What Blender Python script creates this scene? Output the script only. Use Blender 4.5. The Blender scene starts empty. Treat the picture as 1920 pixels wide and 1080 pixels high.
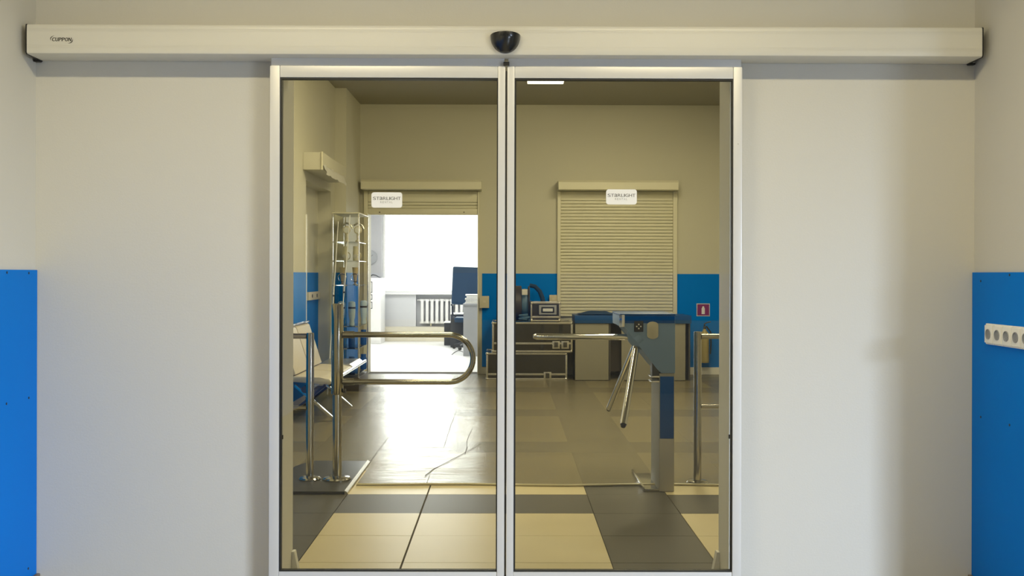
import bpy, bmesh, math, random
from mathutils import Vector, Matrix, Euler, noise
random.seed(7)
R = math.radians
sc = bpy.context.scene
COL = sc.collection

# ------------------------------------------------------------------ camera
F = 1900.0                                   # focal length in pixels of a 1920 wide frame
EYE = Vector((0, 0, 1.38))
YAW, ROLL, HOR = -math.atan(8 / 1900), R(0.15), 514.0
cd = bpy.data.cameras.new('camera')
cam = bpy.data.objects.new('camera', cd); COL.objects.link(cam)
cd.sensor_fit = 'HORIZONTAL'; cd.sensor_width = 36; cd.lens = F / 1920 * 36
cd.shift_y = -(540 - HOR) / 1920; cd.clip_start = .05; cd.clip_end = 200
CR = Matrix.Rotation(YAW, 3, 'Z') @ Matrix.Rotation(R(90), 3, 'X') @ Matrix.Rotation(ROLL, 3, 'Z')
cam.matrix_world = Matrix.Translation(EYE) @ CR.to_4x4()
sc.camera = cam
sc.view_settings.view_transform = 'Standard'; sc.view_settings.look = 'None'
sc.view_settings.gamma = 1; sc.view_settings.use_curve_mapping = False
sc.view_settings.exposure = 0.0

# ------------------------------------------------------------------ daylight outside
w = bpy.data.worlds.new('overcast_sky'); sc.world = w; w.use_nodes = True
bg = w.node_tree.nodes['Background']
bg.inputs[0].default_value = (.93, .97, 1, 1); bg.inputs[1].default_value = 2.5

def area(name, loc, aim, sx, sy, power, color, spread=180):
    l = bpy.data.lights.new(name, 'AREA'); l.shape = 'RECTANGLE'; l.size = sx; l.size_y = sy
    l.energy = power; l.color = color; l.spread = R(spread)
    o = bpy.data.objects.new(name, l); COL.objects.link(o); o.location = loc
    o.rotation_euler = (Vector(aim) - Vector(loc)).to_track_quat('-Z', 'Y').to_euler()
    return o
COOL, WARM = (.65, .78, 1.0), (1.0, .86, .53)
# daylight through the front room's window (right, behind the camera) and the far office window
area('front_window_daylight', (6.6, -1.9, 2.25), (.3, 4.44, .9), 3.0, .7, 1560, COOL)
area('office_window_daylight', (-1.05, 21.35, 2.0), (-1.2, 14, .7), 3.1, 1.9, 230, (.95, .98, 1))
OFFICE_FILLS = [(-2.2, 16.4), (0, 16.4), (-2.2, 19.2), (0, 19.2)]  # unseen ceiling lamps added to brighten the office
for i, (x, y) in enumerate(OFFICE_FILLS):
    area('office_fill_light', (x, y, 3.04), (x, y, 0), 1.2, .3, 40, (.97, .98, 1))
# ceiling lamps (their fixtures are built further down at these places)
FRONT_LAMPS = [(-1.0, 2.5), (1.0, 2.5)]
HALL_LAMPS = [(-.6, 9.0), (1.6, 9.0), (1.6, 11.1), (-.6, 6.4), (1.6, 6.4)]
for i, (x, y) in enumerate(FRONT_LAMPS):
    area('front_lamp_light', (x, y, 3.18), (x, y, 0), 1.2, .16, 43, WARM)
for i, (x, y) in enumerate(HALL_LAMPS):
    area('hall_lamp_light', (x, y, 3.55), (x - (.5 if x > 0 else .7), y + .6, 0), 1.2, .16, 32 if y < 7 else 56, (1, .88, .57))

# ------------------------------------------------------------------ materials
def lin(c): 
    c /= 255.0
    return c / 12.92 if c <= .04045 else ((c + .055) / 1.055) ** 2.4
def S(r, g, b): return (lin(r), lin(g), lin(b))

def mat(name, col, rough=.5, metal=0, var=.06, vscale=6, bump=0, bscale=80, coat=0, emit=None, estr=0, aniso=None, spec=.5):
    m = bpy.data.materials.new(name); m.use_nodes = True
    nt = m.node_tree; b = nt.nodes['Principled BSDF']
    tc = nt.nodes.new('ShaderNodeTexCoord')
    nz = nt.nodes.new('ShaderNodeTexNoise'); nz.inputs['Scale'].default_value = vscale; nz.inputs['Detail'].default_value = 5
    nt.links.new(tc.outputs['Object'], nz.inputs['Vector'])
    mx = nt.nodes.new('ShaderNodeMix'); mx.data_type = 'RGBA'
    mx.inputs[6].default_value = (*[max(0, c * (1 - var)) for c in col], 1)
    mx.inputs[7].default_value = (*[min(1, c * (1 + var)) for c in col], 1)
    nt.links.new(nz.outputs[0], mx.inputs[0]); nt.links.new(mx.outputs[2], b.inputs['Base Color'])
    b.inputs['Roughness'].default_value = rough; b.inputs['Metallic'].default_value = metal
    b.inputs['Specular IOR Level'].default_value = spec
    b.inputs['Coat Weight'].default_value = coat; b.inputs['Coat Roughness'].default_value = .1
    if emit: b.inputs['Emission Color'].default_value = (*emit, 1); b.inputs['Emission Strength'].default_value = estr
    if bump:
        n2 = nt.nodes.new('ShaderNodeTexNoise'); n2.inputs['Scale'].default_value = bscale; n2.inputs['Detail'].default_value = 3
        mp = nt.nodes.new('ShaderNodeMapping')
        if aniso: mp.inputs['Scale'].default_value = aniso
        nt.links.new(tc.outputs['Object'], mp.inputs[0]); nt.links.new(mp.outputs[0], n2.inputs['Vector'])
        bp = nt.nodes.new('ShaderNodeBump'); bp.inputs['Strength'].default_value = bump; bp.inputs['Distance'].default_value = .01
        nt.links.new(n2.outputs[0], bp.inputs['Height']); nt.links.new(bp.outputs[0], b.inputs['Normal'])
    return m

def glass(name, tint, rough=0.0, ior=1.5):
    m = bpy.data.materials.new(name); m.use_nodes = True; nt = m.node_tree; nt.nodes.clear()
    out = nt.nodes.new('ShaderNodeOutputMaterial'); mx = nt.nodes.new('ShaderNodeMixShader')
    fr = nt.nodes.new('ShaderNodeFresnel'); fr.inputs[0].default_value = ior
    tr = nt.nodes.new('ShaderNodeBsdfTransparent'); tr.inputs[0].default_value = (*tint, 1)
    gl = nt.nodes.new('ShaderNodeBsdfGlossy'); gl.inputs['Roughness'].default_value = rough
    nt.links.new(fr.outputs[0], mx.inputs[0]); nt.links.new(tr.outputs[0], mx.inputs[1])
    nt.links.new(gl.outputs[0], mx.inputs[2]); nt.links.new(mx.outputs[0], out.inputs[0])
    return m

def film_mat():
    m = mat('dust_film', (.222, .194, .122), .26, 0, .12, 1.5, bump=.38, bscale=4.5, aniso=(.8, 2.4, 1))
    nt = m.node_tree; b = nt.nodes['Principled BSDF']; out = nt.nodes['Material Output']
    mx = nt.nodes.new('ShaderNodeMixShader'); mx.inputs[0].default_value = .75
    tr = nt.nodes.new('ShaderNodeBsdfTransparent'); tr.inputs[0].default_value = (.9, .87, .75, 1)
    nt.links.new(tr.outputs[0], mx.inputs[1]); nt.links.new(b.outputs[0], mx.inputs[2]); nt.links.new(mx.outputs[0], out.inputs[0])
    return m

M = dict(
    wall=mat('wall_paint', (.60, .585, .53), .62, var=.03, vscale=1.2, bump=.05, bscale=120),
    hall=mat('hall_wall_paint', (.60, .58, .47), .65, var=.03, vscale=1.0, bump=.05, bscale=120),
    office=mat('office_paint', (.78, .78, .77), .7, var=.02),
    walldark=mat('low_bounce_wall_paint', (.30, .29, .26), .7, var=.05),  # unseen front room walls darkened to cut bounced light
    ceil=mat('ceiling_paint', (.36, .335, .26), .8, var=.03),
    blue=mat('blue_laminate', (.0005, .18, .66), .5, var=.05, vscale=2, spec=.06),
    screw=mat('screw_head', (.03, .05, .09), .4, .6),
    alu=mat('white_aluminium', (.66, .645, .58), .35, 0, var=.02, vscale=2, bump=.03, bscale=30, aniso=(.05, 1, 1)),
    alu2=mat('door_aluminium', (.68, .675, .655), .33, .15, var=.02, vscale=2),
    rubber=mat('black_rubber', (.012, .012, .011), .5),
    blackplastic=mat('gloss_black_plastic', (.012, .012, .011), .28, coat=.15),
    darkgrey=mat('dark_grey_plastic', (.04, .042, .045), .4),
    pvc=mat('white_pvc', (.84, .83, .78), .6, var=.02, spec=.25),
    sticker=mat('white_sticker', (.82, .81, .77), .45, var=.01),
    ink=mat('grey_ink', (.12, .115, .10), .6),
    inklight=mat('pale_grey_ink', (.38, .37, .33), .6),
    inkdark=mat('black_ink', (.02, .018, .012), .5),
    glass=glass('door_glass', (.93, .93, .895)),
    glassclear=glass('clear_glass', (.95, .96, .95)),
    shelfglass=glass('shelf_glass', (.88, .92, .90), .05, 1.12),
    tile=mat('cream_tile', (.67, .58, .35), .36, var=.08, vscale=3, spec=.65),
    tiled=mat('dark_tile', (.085, .08, .065), .42, var=.12, vscale=5, spec=.3),
    grout=mat('dark_grout', (.06, .052, .04), .9),
    frontfloor=mat('front_floor', (.42, .38, .29), .4, var=.08, vscale=3),
    officefloor=mat('office_floor', (.84, .84, .84), .35, var=.04, vscale=2),
    film=film_mat(), filmroll=mat('rolled_film', (.52, .47, .30), .35, var=.1, vscale=20, bump=.2, bscale=30),
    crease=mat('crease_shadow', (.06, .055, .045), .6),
    steel=mat('brushed_steel', (.46, .445, .40), .15, 1, var=.04, vscale=40),
    chrome=mat('chrome', (.75, .75, .74), .1, 1, var=.02),
    mat=mat('black_mat', (.035, .035, .032), .4, var=.1, vscale=10, spec=.25),
    silver=mat('silver_trim', (.72, .70, .64), .25, .9),
    shutter=mat('shutter_beige', (.72, .69, .53), .42, var=.03),
    box=mat('beige_box', (.62, .56, .38), .45, var=.03),
    seat=mat('beige_upholstery', (.55, .50, .38), .5, var=.06, vscale=12),
    legdark=mat('dark_steel', (.10, .095, .085), .35, .6),
    casepanel=mat('black_case_laminate', (.035, .032, .027), .25, var=.15, vscale=8, coat=.2),
    brown=mat('dark_brown', (.05, .04, .028), .5, var=.15),
    bluecable=mat('dull_blue', (.08, .16, .26), .5),
    turn=mat('turnstile_grey', (.20, .30, .47), .5, 0, var=.04, spec=.2),
    turncol=mat('turnstile_column_grey', (.27, .265, .23), .5, var=.04, spec=.3),
    turnreflect=mat('turnstile_reflection_grey', (.44, .42, .37), .5, var=.04, spec=.3),
    turnblue=mat('turnstile_blue', (.002, .07, .30), .6, var=.08, spec=.15),
    reader=mat('beige_reader', (.50, .47, .36), .45),
    led=mat('indicator_dots', (.8, .78, .7), .4),
    desk=mat('counter_grey', (.25, .235, .18), .5, var=.05),
    deskblue=mat('counter_blue', (.006, .06, .19), .4),
    magenta=mat('sign_magenta', (.24, .008, .06), .45, var=.03),
    pale=mat('pale_print', (.62, .60, .56), .5),
    olive=mat('dull_yellow_paint', (.42, .34, .12), .4), 
    white=mat('white_lacquer', (.80, .80, .79), .4, var=.02),
    officegrey=mat('office_grey_panel', (.62, .63, .65), .6, var=.04, vscale=4),
    clockwall=mat('darker_grey_paint', (.40, .40, .42), .7),  # darker grey than the rest of the office back wall
    niche=mat('niche_grey', (.33, .33, .35), .7),
    cream=mat('cream_board', (.62, .58, .46), .5),
    navy=mat('navy_fabric', (.012, .04, .085), .75, var=.15, vscale=30),
    paper=mat('paper', (.86, .86, .84), .7), paperdark=mat('dark_binding', (.05, .06, .08), .6),
    pc=mat('dark_casing', (.03, .035, .045), .4),
    deskpanel=mat('grey_desk_panel', (.30, .31, .33), .5, var=.04),
    ivory=mat('ivory_ceramic', (.70, .64, .46), .3, var=.08, vscale=20),
    paleblue=mat('pale_blue_plastic', (.52, .66, .80), .2, coat=.3),
    bluejar=mat('blue_jar', (.01, .10, .42), .15, coat=.5),
    tan=mat('tan_wrap', (.55, .42, .22), .5),
    brownbase=mat('brown_baseboard', (.16, .12, .09), .5),
    lamp=mat('lamp_diffuser', (.9, .88, .8), .5, emit=(1, .93, .75), estr=2.2),
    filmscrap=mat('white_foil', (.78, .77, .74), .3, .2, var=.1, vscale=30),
)

# ------------------------------------------------------------------ mesh helpers
ORG = {}
def at(px, py, Y):
    """world X, Z of the point seen at a pixel on the plane y = Y"""
    d = CR @ Vector(((px - 960) / F, -(py - HOR) / F, -1))
    t = Y / d.y
    return d.x * t, EYE.z + d.z * t
def atX(px, Y): return at(px, HOR, Y)[0]
def atZ(py, Y, px=952): return at(px, py, Y)[1]

class MB:
    def __init__(s): s.bm = bmesh.new()
    def _bev(s, vs, bev, seg=2):
        if bev > 0:
            es = {e for v in vs for e in v.link_edges}
            bmesh.ops.bevel(s.bm, geom=list(es), offset=bev, segments=seg, affect='EDGES', profile=.7)
    def box(s, x0, x1, y0, y1, z0, z1, bev=0, mtx=None, seg=2):
        c = Vector(((x0 + x1) / 2, (y0 + y1) / 2, (z0 + z1) / 2))
        m = Matrix.Translation(c) @ Matrix.Diagonal((abs(x1 - x0), abs(y1 - y0), abs(z1 - z0), 1))
        if mtx is not None: m = mtx @ m
        r = bmesh.ops.create_cube(s.bm, size=1, matrix=m)
        s._bev(r['verts'], bev, seg); return s
    def prism(s, poly, f0, f1, bev=0):
        """poly of 2-D points; f0/f1 map (u,v) to the two end faces"""
        a = [s.bm.verts.new(f0(u, v)) for u, v in poly]; b = [s.bm.verts.new(f1(u, v)) for u, v in poly]
        n = len(poly); s.bm.faces.new(a); s.bm.faces.new(b[::-1])
        for i in range(n): s.bm.faces.new((a[i], b[i], b[(i + 1) % n], a[(i + 1) % n]))
        s._bev(a + b, bev); return s
    def tube(s, pts, r, n=12, r1=None, closed=False):
        pts = [Vector(p) for p in pts]; rings = []; L = len(pts); up = None
        for i, p in enumerate(pts):
            if closed: t = pts[(i + 1) % L] - pts[i - 1]
            else: t = pts[min(i + 1, L - 1)] - pts[max(i - 1, 0)]
            t.normalize()
            if up is None:
                up = Vector((0, 0, 1)) if abs(t.z) < .9 else Vector((0, 1, 0))
            u = (up - t * up.dot(t)).normalized(); v = t.cross(u); up = u
            rr = r if r1 is None else r + (r1 - r) * i / (L - 1)
            rings.append([s.bm.verts.new(p + (u * math.cos(a) + v * math.sin(a)) * rr) for a in [2 * math.pi * k / n for k in range(n)]])
        for i in range(L if closed else L - 1):
            A, B = rings[i], rings[(i + 1) % L]
            for k in range(n): s.bm.faces.new((A[k], A[(k + 1) % n], B[(k + 1) % n], B[k]))
        if not closed: s.bm.faces.new(rings[0][::-1]); s.bm.faces.new(rings[-1])
        return s
    def lathe(s, prof, c, axis=(0, 0, 1), n=24):
        q = Vector((0, 0, 1)).rotation_difference(Vector(axis)); c = Vector(c); rings = []
        for r, z in prof:
            if r < 1e-6: rings.append([s.bm.verts.new(c + q @ Vector((0, 0, z)))])
            else: rings.append([s.bm.verts.new(c + q @ Vector((r * math.cos(2 * math.pi * k / n), r * math.sin(2 * math.pi * k / n), z))) for k in range(n)])
        for A, B in zip(rings, rings[1:]):
            for k in range(n):
                k2 = (k + 1) % n
                if len(A) == 1 and len(B) == 1: continue
                if len(A) == 1: s.bm.faces.new((A[0], B[k2], B[k]))
                elif len(B) == 1: s.bm.faces.new((A[k], A[k2], B[0]))
                else: s.bm.faces.new((A[k], A[k2], B[k2], B[k]))
        if len(rings[0]) > 1: s.bm.faces.new(rings[0][::-1])
        if len(rings[-1]) > 1: s.bm.faces.new(rings[-1])
        return s
    def ball(s, c, r, sx=1, sy=1, sz=1, n=12):
        bmesh.ops.create_uvsphere(s.bm, u_segments=n, v_segments=n // 2 + 2, radius=r,
                                  matrix=Matrix.Translation(c) @ Matrix.Diagonal((sx, sy, sz, 1))); return s
    def grid(s, fn, nu, nv):
        vs = [[s.bm.verts.new(fn(i / nu, j / nv)) for i in range(nu + 1)] for j in range(nv + 1)]
        for j in range(nv):
            for i in range(nu): s.bm.faces.new((vs[j][i], vs[j][i + 1], vs[j + 1][i + 1], vs[j + 1][i]))
        return s
    def build(s, name, m, parent=None, smooth=True, origin=None, ang=35):
        bmesh.ops.recalc_face_normals(s.bm, faces=s.bm.faces)
        if parent is not None: org = ORG[parent]
        elif origin is not None: org = Vector(origin)
        else:
            xs = [v.co for v in s.bm.verts]
            org = Vector(((min(v.x for v in xs) + max(v.x for v in xs)) / 2, (min(v.y for v in xs) + max(v.y for v in xs)) / 2, min(v.z for v in xs)))
        for v in s.bm.verts: v.co -= org
        me = bpy.data.meshes.new(name); s.bm.to_mesh(me); s.bm.free()
        me.materials.append(M[m] if isinstance(m, str) else m)
        if smooth:
            me.polygons.foreach_set('use_smooth', [True] * len(me.polygons)); me.set_sharp_from_angle(angle=R(ang))
        o = bpy.data.objects.new(name, me); COL.objects.link(o)
        if parent is not None: o.parent = parent
        else: o.location = org
        ORG[o] = org.copy(); return o

def tag(o, label, cat, group=None, kind=None):
    if label: o['label'] = label
    if cat: o['category'] = cat
    if group: o['group'] = group
    if kind: o['kind'] = kind
    return o
def thing(name, loc, label, cat, group=None, kind=None):
    o = bpy.data.objects.new(name, None); COL.objects.link(o); o.location = loc; o.empty_display_size = .1
    ORG[o] = Vector(loc); return tag(o, label, cat, group, kind)
def struct(mb, name, m, label, cat, smooth=False):
    return tag(mb.build(name, m, smooth=smooth), label, cat, kind='structure')
def copy_tree(o, loc, label=None, group=None):
    c = o.copy(); COL.objects.link(c); c.location = loc
    if label: c['label'] = label
    if group: c['group'] = group
    for ch in list(o.children):
        d = ch.copy(); COL.objects.link(d); d.parent = c
        for g in list(ch.children):
            e = g.copy(); COL.objects.link(e); e.parent = d
    return c

FONT_CACHE = {}
def glyph(ch):
    if ch not in FONT_CACHE:
        cu = bpy.data.curves.new('glyph', 'FONT'); cu.body = ch; cu.size = 1
        ob = bpy.data.objects.new('glyph', cu); COL.objects.link(ob)
        me = bpy.data.meshes.new_from_object(ob.evaluated_get(bpy.context.evaluated_depsgraph_get()))
        bpy.data.objects.remove(ob); bpy.data.curves.remove(cu)
        FONT_CACHE[ch] = ([v.co.copy() for v in me.vertices], [tuple(p.vertices) for p in me.polygons])
        bpy.data.meshes.remove(me)
    return FONT_CACHE[ch]
def letters(mb, text, x0, x1, z0, h, y, gap=.18, shear=0, bold=0):
    """flat printed word between x0 and x1, letters of height h standing at z0, facing -y"""
    WID = {'I': .28, 'L': .85, 'H': 1.05, 'G': 1.1, 'O': 1.1, 'N': 1.05}
    ws = [WID.get(c, 1.0) for c in text]; tot = sum(ws) + gap * (len(text) - 1); k = (x1 - x0) / tot; x = x0
    for c, wd in zip(text, ws):
        vs, fs = glyph(c)
        a0 = min(v.x for v in vs); a1 = max(v.x for v in vs); b0 = min(v.y for v in vs); b1 = max(v.y for v in vs)
        for dx in ((0, bold) if bold else (0,)):
            nv = []
            for v in vs:
                u = (v.x - a0) / (a1 - a0) * wd * k; t = (v.y - b0) / (b1 - b0)
                nv.append(mb.bm.verts.new((x + u + shear * t * h + dx, y - dx * .02, z0 + t * h)))
            for f in fs:
                try: mb.bm.faces.new([nv[i] for i in f])
                except ValueError: pass
        x += (wd + gap) * k
    return mb

# ------------------------------------------------------------------ setting: front room
WF, WB = 4.44, 4.64                       # front and hall side of the door wall
XL, XR = at(66, 600, WF)[0], at(1826.5, 600, WF)[0]
OL, OR = -.996, .985                      # opening
b = MB(); b.box(-3.4, OL, WF, WB, 0, 3.95).box(OR, 5.4, WF, WB, 0, 3.95).box(OL, OR, WF, WB, 2.31, 3.95)
wall_front = struct(b, 'wall_front', 'wall', 'pale warm grey wall around the sliding door', 'wall')
b = MB(); b.box(XL - .15, XL, -3.0, WF, 0, 3.3)
wall_left = struct(b, 'wall_left', 'wall', 'pale side wall at the left edge, above a blue panel', 'wall')
PY = 3.93
b = MB(); b.box(XR, XR + .25, PY, WF, 0, 3.3)
wall_right = struct(b, 'wall_right', 'wall', 'pale shaded side wall at the right edge, above a blue panel', 'wall')
b = MB(); b.box(-2.3, 5.6, -3.15, -3.0, 0, 3.3)
wall_back = struct(b, 'wall_back', 'walldark', 'darkened wall of the front room opposite the door', 'wall')
b = MB()                                   # far right wall of the front room with its window
wy0, wy1, wz0, wz1 = -2.4, .2, .1, 2.1
b.box(5.4, 5.6, -3.0, wy0, 0, 3.3).box(5.4, 5.6, wy1, WF, 0, 3.3).box(5.4, 5.6, wy0, wy1, 0, wz0).box(5.4, 5.6, wy0, wy1, wz1, 3.3)
struct(b, 'wall_window_side', 'walldark', 'darkened window wall of the front room beyond the right edge', 'wall')
b = MB(); b.box(-2.3, 5.6, -3.15, WF, 3.3, 3.45)
struct(b, 'ceiling', 'ceil', 'front room ceiling above the door wall', 'ceiling')
b = MB(); b.box(-2.3, 5.6, -3.15, WB - .02, -.12, 0)
struct(b, 'floor', 'frontfloor', 'front room floor in front of the sliding door', 'floor')
b = MB(); b.box(5.6, 16, -12, 10, -.25, -.1)  # unseen ground added to dim window light from below the horizon
struct(b, 'ground', 'frontfloor', 'unseen paving added outside the front room window', 'paving')
# window frame of the front room
wn = thing('window_1', (5.42, -.6, wz0), 'front room window beyond the right edge of the view', 'window', kind='structure')
b = MB(); 
for (y0, y1, z0, z1) in ((wy0, wy1, wz0, wz0 + .06), (wy0, wy1, wz1 - .06, wz1), (wy0, wy0 + .06, wz0, wz1), (wy1 - .06, wy1, wz0, wz1), (-1.13, -1.07, wz0, wz1)):
    b.box(5.42, 5.48, y0, y1, z0, z1, .006)
b.build('window_frame', 'pvc', wn)
# blue wall panels with screws
BLUE_TOP = 1.393
def panel(parent, x0, x1, y0, y1, z0, z1, screws, axis):
    p = MB().box(x0, x1, y0, y1, z0, z1, .002).build('panel', 'blue', parent)
    p['label'] = 'smooth blue laminate panel'
    for sy, sz in screws:
        if axis == 'x+': c, d = (x1, sy, sz), (1, 0, 0)
        elif axis == 'x-': c, d = (x0, sy, sz), (-1, 0, 0)
        MB().lathe([(.0055, -.001), (.0055, .0012), (.003, .002), (0, .0014)], c, d, 10).build('screw', 'screw', p)
    return p
def on_side(px, py, X):
    d = CR @ Vector(((px - 960) / F, -(py - HOR) / F, -1)); t = X / d.x
    return d.y * t, EYE.z + d.z * t
panel(wall_left, XL, XL + .01, -2.9, WF - .002, .06, BLUE_TOP, [on_side(px, py, XL + .01) for px, py in ((13, 511), (54, 512), (54, 746), (12, 757), (53, 1066))], 'x+')
panel(wall_right, XR - .01, XR, PY + .001, WF - .002, .06, BLUE_TOP, [on_side(px, py, XR - .01) for px, py in ((1839, 527), (1893, 515.5), (1839, 782), (1893, 797))], 'x-')
MB().box(-2.0, 5.3, -3.0, -2.99, .85, BLUE_TOP, .002).build('panel', 'blue', wall_back)
b = MB(); b.box(XL + .0105, XL + .026, -2.9, WF - .002, 0, .068, .004)
struct(b, 'baseboard_left', 'brownbase', 'brown baseboard under the left blue panel', 'baseboard')
b = MB(); b.box(XR - .026, XR - .0105, PY, WF - .002, 0, .068, .004)
struct(b, 'baseboard_right', 'brownbase', 'brown baseboard under the right blue panel', 'baseboard')

# ------------------------------------------------------------------ setting: hall behind the door
HX0, HX1, HY1, HZ = -2.18, 3.2, 14.0, 3.72
NY0, NY1, NZ = 10.95, 12.48, 2.39          # niche in the left wall
b = MB(); b.box(HX0 - .35, HX0, WB, NY0, 0, HZ).box(HX0 - .35, HX0, NY1, HY1, 0, HZ).box(HX0 - .35, HX0, NY0, NY1, NZ, HZ).box(HX0 - .35, HX0 - .16, NY0, NY1, 0, NZ)
wall_hl = struct(b, 'wall_hall_left', 'hall', 'left wall of the hall with a shallow recess under a beige cover box', 'wall')
b = MB(); b.box(HX0, -2.04, 12.78, HY1, 0, HZ)
pil = struct(b, 'trim_1', 'hall', 'shallow beige pilaster in the far left corner of the hall', 'pilaster')
b = MB(); b.box(HX1, HX1 + .2, WB, HY1 + .3, 0, HZ)
struct(b, 'wall_hall_right', 'hall', 'right wall of the hall behind the railing', 'wall')
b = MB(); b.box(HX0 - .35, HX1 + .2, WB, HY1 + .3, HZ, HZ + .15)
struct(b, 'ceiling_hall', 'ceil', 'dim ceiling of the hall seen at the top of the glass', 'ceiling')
DX0, DX1 = at(690, 500, HY1)[0], at(896, 500, HY1)[0]
DZ = atZ(398, HY1, 800)
b = MB(); b.box(HX0 - .35, DX0, HY1, HY1 + .3, 0, HZ).box(DX1, HX1, HY1, HY1 + .3, 0, HZ).box(DX0, DX1, HY1, HY1 + .3, DZ, HZ)
wall_hb = struct(b, 'wall_hall_back', 'hall', 'far wall of the hall with a doorway to the bright office', 'wall')
# blue panels of the hall
panel(wall_hl, HX0, HX0 + .01, 6.0, NY0 - .03, .08, BLUE_TOP, [], 'x+')
panel(wall_hl, HX0 - .16, HX0 - .15, NY0, NY1 - .005, .08, BLUE_TOP, [], 'x+')
panel(pil, HX0 + .002, -2.042, 12.77, 12.78, .08, BLUE_TOP, [], 'y')
panel(pil, -2.04, -2.03, 12.785, 13.75, .08, BLUE_TOP, [], 'y')
SX0, SX1 = at(1050, 480, HY1)[0], at(1262, 480, HY1)[0]
panel(wall_hb, DX1 + .06, SX0 - .04, HY1 - .012, HY1, .1, BLUE_TOP - .005, [], 'y')
panel(wall_hb, SX1 + .055, HX1 - .01, HY1 - .012, HY1, .1, BLUE_TOP - .005, [], 'y')
b = MB(); b.box(SX0 - .04, HX1, HY1 - .025, HY1 - .0125, 0, .1, .004)
struct(b, 'baseboard_back', 'pvc', 'pale baseboard along the far wall of the hall', 'baseboard')
# opening lining
for n, (x0, x1) in (('trim_2', (OL, OL + .012)), ('trim_3', (OR - .012, OR))):
    s_ = 1 if n == 'trim_2' else -1
    e = OL if s_ == 1 else OR
    b = MB(); b.box(x0, x1, WF + .003, WB + .02, 0, 2.305, .003)
    b.box(min(e, e - s_ * .05), max(e, e - s_ * .05), WB + .001, WB + .02, 0, 2.34, .003)
    b.prism([(0, .11), (.012, .11), (.03, .02), (.03, 0), (0, 0)], lambda u, v: (e + s_ * (.0125 + u), WB - .01, v), lambda u, v: (e + s_ * (.0125 + u), WB + .03, v))
    struct(b, n, 'pvc', ('left' if s_ == 1 else 'right') + ' white lining of the door opening behind the glass', 'door lining')
for nm, yy in (('trim_4', NY0),):
    x, _ = at(572, 500, NY0)
    b = MB(); b.box(HX0 - .004, HX0 + .012, NY0 - .025, NY0 + .004, .55, atZ(402, NY0, 572), .003)
    struct(b, nm, 'white', 'thin white corner strip on the near edge of the wall recess', 'corner strip')

# hall floor: every tile its own piece
b = MB(); b.box(HX0 - .35, HX1 + .2, WB - .02, HY1 + .35, -.12, -.004)
floor_hall = struct(b, 'floor_hall', 'grout', 'hall floor of large cream tiles with dark bands', 'floor')
def tile_mesh(w_, d_):
    bm = bmesh.new(); bmesh.ops.create_cube(bm, size=1, matrix=Matrix.Diagonal((w_, d_, .012, 1)))
    me = bpy.data.meshes.new('tile'); bm.to_mesh(me); bm.free(); return me
TM = {}
for r in range(0, 20):
    y0 = 4.346 + .5 * r; y1 = y0 + .5
    if r == 0: y0 = WB + .02
    if y1 > HY1: y1 = HY1 - .005
    for c in range(-5, 7):
        x0, x1 = .5 * c, .5 * c + .5
        x0, x1 = max(x0, HX0 + .003), min(x1, HX1 - .003)
        if x1 - x0 < .1: continue
        g0 = .0052 if c == -1 else .0025; g1 = .0052 if c == -2 else .0025
        X0, X1, Y0, Y1 = x0 + g0, x1 - g1, y0 + .0018, y1 - .0018
        dark = (c % 4 == 1) or (r % 4 == 3)
        key = (round(X1 - X0, 4), round(Y1 - Y0, 4), dark)
        if key not in TM:
            TM[key] = tile_mesh(X1 - X0, Y1 - Y0); TM[key].materials.append(M['tiled' if dark else 'tile'])
        o = bpy.data.objects.new('tile', TM[key]); COL.objects.link(o); o.parent = floor_hall
        o.location = Vector(((X0 + X1) / 2, (Y0 + Y1) / 2, -.006 + random.uniform(-.0004, .0004))) - ORG[floor_hall]

# ------------------------------------------------------------------ setting: bright office
FX0, FX1, FY0, FY1, FZ = -3.3, 1.7, HY1 + .3, 21.0, 3.2
b = MB(); b.box(FX0, FX1, FY0, FY1 + .3, -.12, -.001)
struct(b, 'floor_office', 'officefloor', 'bright floor of the office beyond the doorway', 'floor')
b = MB(); b.box(FX0, FX1, FY0, FY1 + .3, FZ, FZ + .12)
struct(b, 'ceiling_office', 'office', 'white ceiling of the office beyond the doorway', 'ceiling')
b = MB(); b.box(FX0 - .15, FX0, FY0, FY1 + .3, 0, FZ)
struct(b, 'wall_office_left', 'office', 'left wall of the bright office', 'wall')
b = MB(); b.box(FX1, FX1 + .15, FY0, FY1 + .3, 0, FZ)
struct(b, 'wall_office_right', 'office', 'right wall of the bright office', 'wall')
WX0, WX1, WZ0, WZ1 = atX(716, FY1), .55, atZ(550, FY1), 2.95
RX0 = atX(780, FY1)
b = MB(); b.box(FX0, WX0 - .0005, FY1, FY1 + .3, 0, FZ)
struct(b, 'wall_office_corner', 'clockwall', 'darker grey wall piece left of the office window behind the clock', 'wall')
b = MB(); b.box(WX1, FX1, FY1, FY1 + .3, 0, FZ).box(WX0, WX1, FY1, FY1 + .3, WZ1, FZ)
b.box(WX0, RX0, FY1, FY1 + .3, 0, WZ0).box(RX0, WX1, FY1 + .15, FY1 + .3, 0, WZ0)
struct(b, 'wall_office_back', 'officegrey', 'grey wall under the overexposed office window', 'wall')
wn = thing('window_2', (-1, FY1 + .1, WZ0), 'large overexposed office window seen through the doorway', 'window', kind='structure')
b = MB()
for (x0, x1, z0, z1) in ((WX0, WX1, WZ0, WZ0 + .05), (WX0, WX1, WZ1 - .05, WZ1), (WX0, WX0 + .05, WZ0, WZ1), (WX1 - .05, WX1, WZ0, WZ1), (-.35, -.28, WZ0, WZ1)):
    b.box(x0, x1, FY1 + .16, FY1 + .22, z0, z1, .006)
b.build('window_frame', 'white', wn)
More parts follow.
